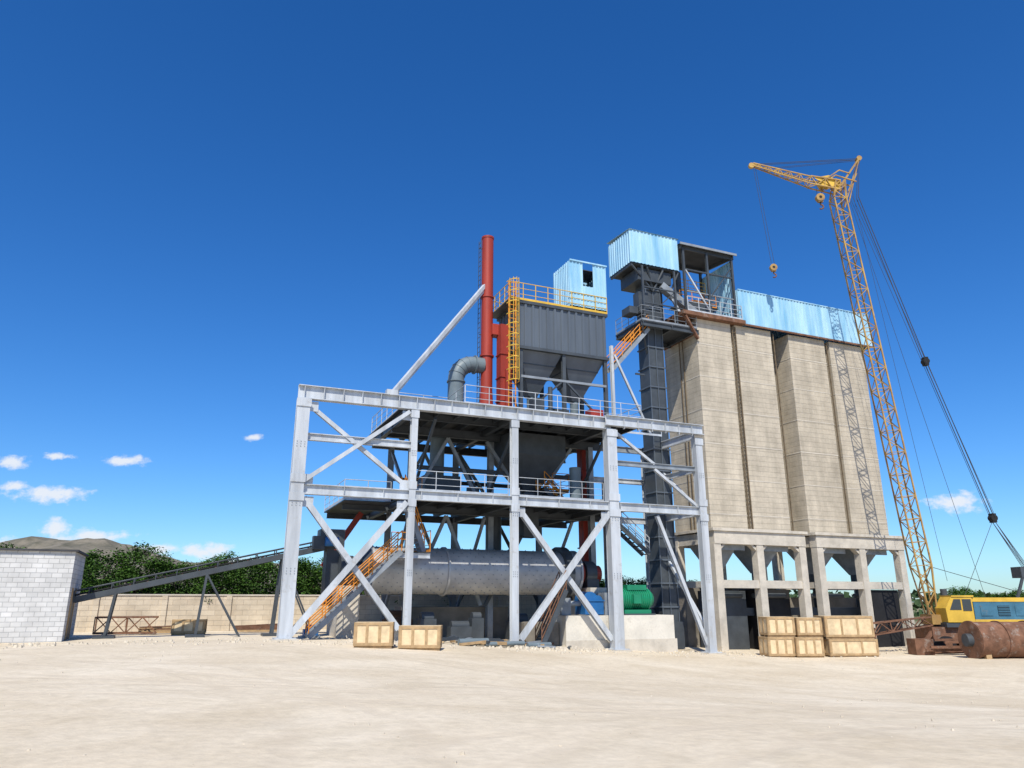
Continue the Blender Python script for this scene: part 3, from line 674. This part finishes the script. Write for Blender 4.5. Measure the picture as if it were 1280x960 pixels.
def nz(sc,det=6,dist=0,ro=.6):
    t=n.new('ShaderNodeTexNoise'); t.inputs['Scale'].default_value=sc; t.inputs['Detail'].default_value=det; t.inputs['Distortion'].default_value=dist; t.inputs['Roughness'].default_value=ro; l.new(tc.outputs['Object'],t.inputs['Vector']); return t
def ramp(src,p0,c0,p1,c1):
    r=n.new('ShaderNodeValToRGB'); r.color_ramp.elements[0].position=p0; r.color_ramp.elements[0].color=(*c0,1); r.color_ramp.elements[1].position=p1; r.color_ramp.elements[1].color=(*c1,1); l.new(src,r.inputs[0]); return r
def mixc(fac,a,bb,mode='MIX'):
    x=n.new('ShaderNodeMix'); x.data_type='RGBA'; x.blend_type=mode
    if isinstance(fac,float): x.inputs[0].default_value=fac
    else: l.new(fac,x.inputs[0])
    for s_,i in((a,6),(bb,7)):
        if isinstance(s_,tuple): x.inputs[i].default_value=(*s_,1)
        else: l.new(s_,x.inputs[i])
    return x.outputs[2]
def gm(op,a,bb=None,cc=None):
    x=n.new('ShaderNodeMath'); x.operation=op
    for s_,i in((a,0),(bb,1),(cc,2)):
        if s_ is None: continue
        if isinstance(s_,(int,float)): x.inputs[i].default_value=s_
        else: l.new(s_,x.inputs[i])
    return x.outputs[0]
base=ramp(nz(.16,9,.6).outputs['Fac'],.35,(.64,.54,.395),.65,(.76,.665,.515))
fine=ramp(nz(5,8).outputs['Fac'],.3,(.86,.86,.86),.7,(1.04,1.04,1.04))
c=mixc(1.0,base.outputs[0],fine.outputs[0],'MULTIPLY')
# vehicle tracks: pairs of wheel ruts along large arcs
wn=nz(.09,3); wp=n.new('ShaderNodeVectorMath'); wp.operation='SCALE'; wp.inputs['Scale'].default_value=3.0; l.new(wn.outputs['Color'],wp.inputs[0])
wa=n.new('ShaderNodeVectorMath'); wa.operation='ADD'; l.new(tc.outputs['Object'],wa.inputs[0]); l.new(wp.outputs[0],wa.inputs[1])
fl=n.new('ShaderNodeVectorMath'); fl.operation='MULTIPLY'; fl.inputs[1].default_value=(1,1,0); l.new(wa.outputs[0],fl.inputs[0])
trk=None
for cx,cy,R,ga in((-8,55,36,.95),(24,-6,27,1.0),(24,-6,28.6,.9),(2,62,44,1.1),(-30,2,38,.95),(-30,2,31,.95),(10,70,50,1.0),(40,60,46,.9),(-6,-40,58,1.0)):
    v=n.new('ShaderNodeVectorMath'); v.operation='DISTANCE'; l.new(fl.outputs[0],v.inputs[0]); v.inputs[1].default_value=(cx,cy,0)
    e=gm('ABSOLUTE',gm('SUBTRACT',gm('ABSOLUTE',gm('SUBTRACT',v.outputs['Value'],R)),ga))
    r=n.new('ShaderNodeMapRange'); r.interpolation_type='SMOOTHSTEP'; r.inputs[1].default_value=.30; r.inputs[2].default_value=.08; l.new(e,r.inputs[0])
    trk=r.outputs[0] if trk is None else gm('MAXIMUM',trk,r.outputs[0])
tm=ramp(nz(.35,5).outputs['Fac'],.38,(.1,.1,.1),.58,(1,1,1)); trm=gm('MULTIPLY',trk,tm.outputs[0])
c=mixc(gm('MULTIPLY',trm,.55),c,(.60,.51,.385))
sweep=ramp(nz(.5,4,1.5).outputs['Fac'],.45,(1,1,1),.62,(.93,.925,.91)); c=mixc(1.0,c,sweep.outputs[0],'MULTIPLY')
sp=n.new('ShaderNodeSeparateXYZ'); l.new(tc.outputs['Object'],sp.inputs[0])
far=n.new('ShaderNodeMapRange'); far.inputs[1].default_value=70; far.inputs[2].default_value=140; l.new(sp.outputs[1],far.inputs[0])
vg=ramp(nz(.02,6).outputs['Fac'],.4,(.30,.25,.16),.6,(.10,.12,.05))
c=mixc(far.outputs[0],c,vg.outputs[0]); l.new(c,bs.inputs['Base Color'])
bp=n.new('ShaderNodeBump'); bp.inputs['Strength'].default_value=.5; bp.inputs['Distance'].default_value=.06
hgt=gm('SUBTRACT',gm('ADD',nz(3,8,0,.7).outputs['Fac'],gm('MULTIPLY',nz(14,4).outputs['Fac'],.3)),gm('MULTIPLY',trm,.45))
l.new(hgt,bp.inputs['Height']); l.new(bp.outputs[0],bs.inputs['Normal'])
me.materials.append(m)

# hills
rx=[-1400,-900,-600,-470,-408,-343,-300,-272,-209,-150,-60,60]; rz=[30,40,46,42,43,46,40,34,31,22,7,0]
vs=[];nx=190;ny=40
for j in range(ny):
    y=420+j*12
    for i in range(nx):
        x=-1150+i*6.5; t=math.sin(math.pi*min(1,max(0,(y-420)/ (2*180))));
        h=np.interp(x*600/max(y,1),rx,rz)*t
        nn=noise.fractal(Vector((x*.014,y*.014,5)),.8,2.1,7)
        vs.append((x,y,h*(1+.16*nn)+3*nn*t-3*(1-t)))
fs=[(j*nx+i,j*nx+i+1,(j+1)*nx+i+1,(j+1)*nx+i) for j in range(ny-1) for i in range(nx-1)]
me=bpy.data.meshes.new('hills'); me.from_pydata(vs,[],fs); me.polygons.foreach_set('use_smooth',[False]*len(fs))
o=bpy.data.objects.new('hills',me); S.collection.objects.link(o)
M['hill']=mat('scrub_hillside',(.25,.215,.165),.95,0,.3,.09,.9,.2,col2=(.10,.095,.07),stain=(.09,.10,.06)); me.materials.append(M['hill'])

# ================= trees =================
LM=mat('foliage',(.085,.17,.03),.7,0,.3,1.0,col2=(.03,.065,.015),spec=.06); BK=mat('bark',(.08,.06,.04),.9)
M['bark']=BK; M['leaf']=LM
def tree_mesh(seed,h=5.0,sp=2.0,low=.8,leaf=.17,ncl=64,npc=115):
    rnd=random.Random(seed)
    b=B(); top=Vector((rnd.uniform(-.2,.2),rnd.uniform(-.2,.2),h*.4)); b.cy((0,0,-.4),top,.15,'bark',9,r2=.09)
    cl=[]
    for i in range(ncl):
        t=rnd.random()*6.28; k=rnd.random()**.85; z=low+(h-low)*k
        R=sp*math.sqrt(max(.04,1-(2*k-.75)**2/1.6))*rnd.uniform(.25,1.0)
        cl.append((Vector((R*math.cos(t),R*math.sin(t),z)),rnd.uniform(.32,.62)))
    for c,r in cl[:9]: 
        s_=top*rnd.uniform(.5,1); m_=s_.lerp(c,.5)+Vector((0,0,.15)); b.cy(s_,m_,.05,'bark',6,r2=.03); b.cy(m_,c,.03,'bark',6,r2=.01)
    for c,r in cl:
        for i in range(npc):
            d=Vector((rnd.gauss(0,1),rnd.gauss(0,1),rnd.gauss(0,.8))); d=d.normalized()*r*rnd.random()**.45*1.15; p=c+d
            a=Vector((rnd.uniform(-1,1),rnd.uniform(-1,1),rnd.uniform(-.6,.6))).normalized(); q=a.cross(Vector((rnd.uniform(-1,1),rnd.uniform(-1,1),1))).normalized()
            L=leaf*rnd.uniform(.6,1.2); w=L*.55
            b.add([p-a*L*.5,p+q*w*.5,p+a*L*.5,p-q*w*.5],[(0,1,2,3)],'leaf')
    me=bpy.data.meshes.new('tree_mesh'); me.from_pydata(b.v,[],b.f)
    for k in b.mats: me.materials.append(M[k])
    me.polygons.foreach_set('material_index',b.m); return me
TM=[tree_mesh(i+3,h=4.7+.2*i,sp=2.0) for i in range(4)]
def plant(x,y,s):
    o=bpy.data.objects.new('tree',random.choice(TM)); S.collection.objects.link(o); o.location=(x,y,G(x,y)-.1); o.rotation_euler=(0,0,random.random()*6.28); o.scale=(s*random.uniform(1.15,1.4),s*random.uniform(1.15,1.4),s)
for row,w in enumerate((15.8,19.4)):
    u=-21+row
    while u<44:
        plant(*L2W(u+random.uniform(-.3,.3),w+random.uniform(-.5,.5)),random.uniform(.80,.96)); u+=random.uniform(2.0,2.6)
for i in range(15): plant(47+i*3.2+random.uniform(-1,1),82+random.uniform(-6,8),random.uniform(.7,1.0))
b=B(); M['dleaf']=mat('distant_foliage',(.07,.11,.045),.7,0,.3,1.3,col2=(.03,.055,.025),spec=.05); rnd=random.Random(5)
for i in range(9000):
    x=rnd.uniform(-260,330); y=190+rnd.uniform(-12,30); hh=5+2.5*noise.noise(Vector((x*.05,0,0))); z=rnd.random()**.7*hh-1.5
    s_=rnd.uniform(.5,1.3); a=Vector((rnd.gauss(0,1),rnd.gauss(0,1),rnd.gauss(0,1))).normalized(); q=a.cross(Vector((rnd.gauss(0,1),1,rnd.gauss(0,1)))).normalized(); p=Vector((x,y,z))
    b.add([p-a*s_,p+q*s_*.7,p+a*s_,p-q*s_*.7],[(0,1,2,3)],'dleaf')
b.fin('distant_treeline')

# ================= world =================
W=bpy.data.worlds.new('World'); S.world=W; W.use_nodes=True; nt=W.node_tree;n=nt.nodes;l=nt.links
bg=n['Background']; bg.inputs['Strength'].default_value=.125
sk=n.new('ShaderNodeTexSky'); sk.sky_type='NISHITA'; sk.sun_disc=False; EL=math.radians(50); AZ=math.radians(184)
sk.sun_elevation=EL; sk.sun_rotation=AZ; sk.air_density=1.0; sk.dust_density=.6; sk.ozone_density=3.2; sk.altitude=500
hs=n.new('ShaderNodeHueSaturation'); hs.inputs['Saturation'].default_value=1.3; hs.inputs['Value'].default_value=1; l.new(sk.outputs[0],hs.inputs['Color'])
tint=n.new('ShaderNodeVectorMath'); tint.operation='MULTIPLY'; tint.inputs[1].default_value=(.72,.97,1.25); l.new(hs.outputs[0],tint.inputs[0])
tc=n.new('ShaderNodeTexCoord'); sp=n.new('ShaderNodeSeparateXYZ'); l.new(tc.outputs['Generated'],sp.inputs[0])
def mth(op,a,bb=None):
    x=n.new('ShaderNodeMath'); x.operation=op
    for s_,i in((a,0),(bb,1)):
        if s_ is None: continue
        if isinstance(s_,(int,float)): x.inputs[i].default_value=s_
        else: l.new(s_,x.inputs[i])
    return x.outputs[0]
yy=mth('MAXIMUM',sp.outputs[1],.05); px=mth('DIVIDE',sp.outputs[0],yy); pz=mth('DIVIDE',sp.outputs[2],yy)
cb=n.new('ShaderNodeCombineXYZ'); l.new(px,cb.inputs[0]); l.new(pz,cb.inputs[1])
def vm(op,a,v=None):
    x=n.new('ShaderNodeVectorMath'); x.operation=op; l.new(a,x.inputs[0])
    if v is not None: x.inputs[1].default_value=v
    return x
CL=[(-.683,.1826,.034,.012),(-.622,.191,.026,.006),(-.527,.185,.050,.009),(-.625,.1395,.066,.014),(-.673,.150,.034,.007),(-.358,.217,.018,.006),(-.61,.094,.026,.016),(-.565,.083,.07,.012),(-.465,.066,.034,.010),(-.405,.064,.045,.014),(-.36,.05,.05,.007),(.60,.128,.05,.017),(-.69,.075,.05,.01),(.58,.006,.18,.006)]
mk=None
for cx,cz,sx,sz in CL:
    v=vm('SUBTRACT',cb.outputs[0],(cx,cz,0)); v=vm('MULTIPLY',v.outputs[0],(1/sx,1/sz,0)); v=vm('LENGTH',v.outputs[0])
    q=mth('SUBTRACT',1.0,v.outputs['Value']); mk=q if mk is None else mth('MAXIMUM',mk,q)
mp=n.new('ShaderNodeMapping'); mp.inputs['Scale'].default_value=(1,1.6,1); l.new(cb.outputs[0],mp.inputs['Vector'])
cn=n.new('ShaderNodeTexNoise'); cn.inputs['Scale'].default_value=42; cn.inputs['Detail'].default_value=9; cn.inputs['Roughness'].default_value=.62; l.new(mp.outputs[0],cn.inputs['Vector'])
cm=mth('ADD',mk,mth('MULTIPLY',mth('SUBTRACT',cn.outputs['Fac'],.5),2.4))
mr=n.new('ShaderNodeMapRange'); mr.interpolation_type='SMOOTHSTEP'; mr.inputs[1].default_value=.02; mr.inputs[2].default_value=.85; mr.inputs[4].default_value=.92; l.new(cm,mr.inputs[0])
fr=mth('MULTIPLY',mr.outputs[0],mth('GREATER_THAN',sp.outputs[1],.1)); 
mx=n.new('ShaderNodeMix'); mx.data_type='RGBA'; l.new(fr,mx.inputs[0]); l.new(tint.outputs[0],mx.inputs[6]); mx.inputs[7].default_value=(6.8,7.1,7.6,1); l.new(mx.outputs[2],bg.inputs[0])
sd=bpy.data.lights.new('sun','SUN'); sd.energy=5.0; sd.angle=math.radians(.5); sd.color=(1,.94,.82); so=bpy.data.objects.new('sun',sd); S.collection.objects.link(so)
dv=Vector((math.sin(AZ)*math.cos(EL),math.cos(AZ)*math.cos(EL),math.sin(EL))); so.rotation_euler=dv.to_track_quat('Z','Y').to_euler(); so.location=(0,0,60)
cd=bpy.data.cameras.new('camera'); cd.sensor_width=36; cd.lens=925/1280*36; cd.clip_end=8000; co=bpy.data.objects.new('camera',cd); S.collection.objects.link(co)
co.location=(0,0,1.7); co.rotation_euler=(math.radians(90+16.39),0,0); S.camera=co
S.view_settings.view_transform='Standard'; S.view_settings.look='None'; S.view_settings.exposure=0
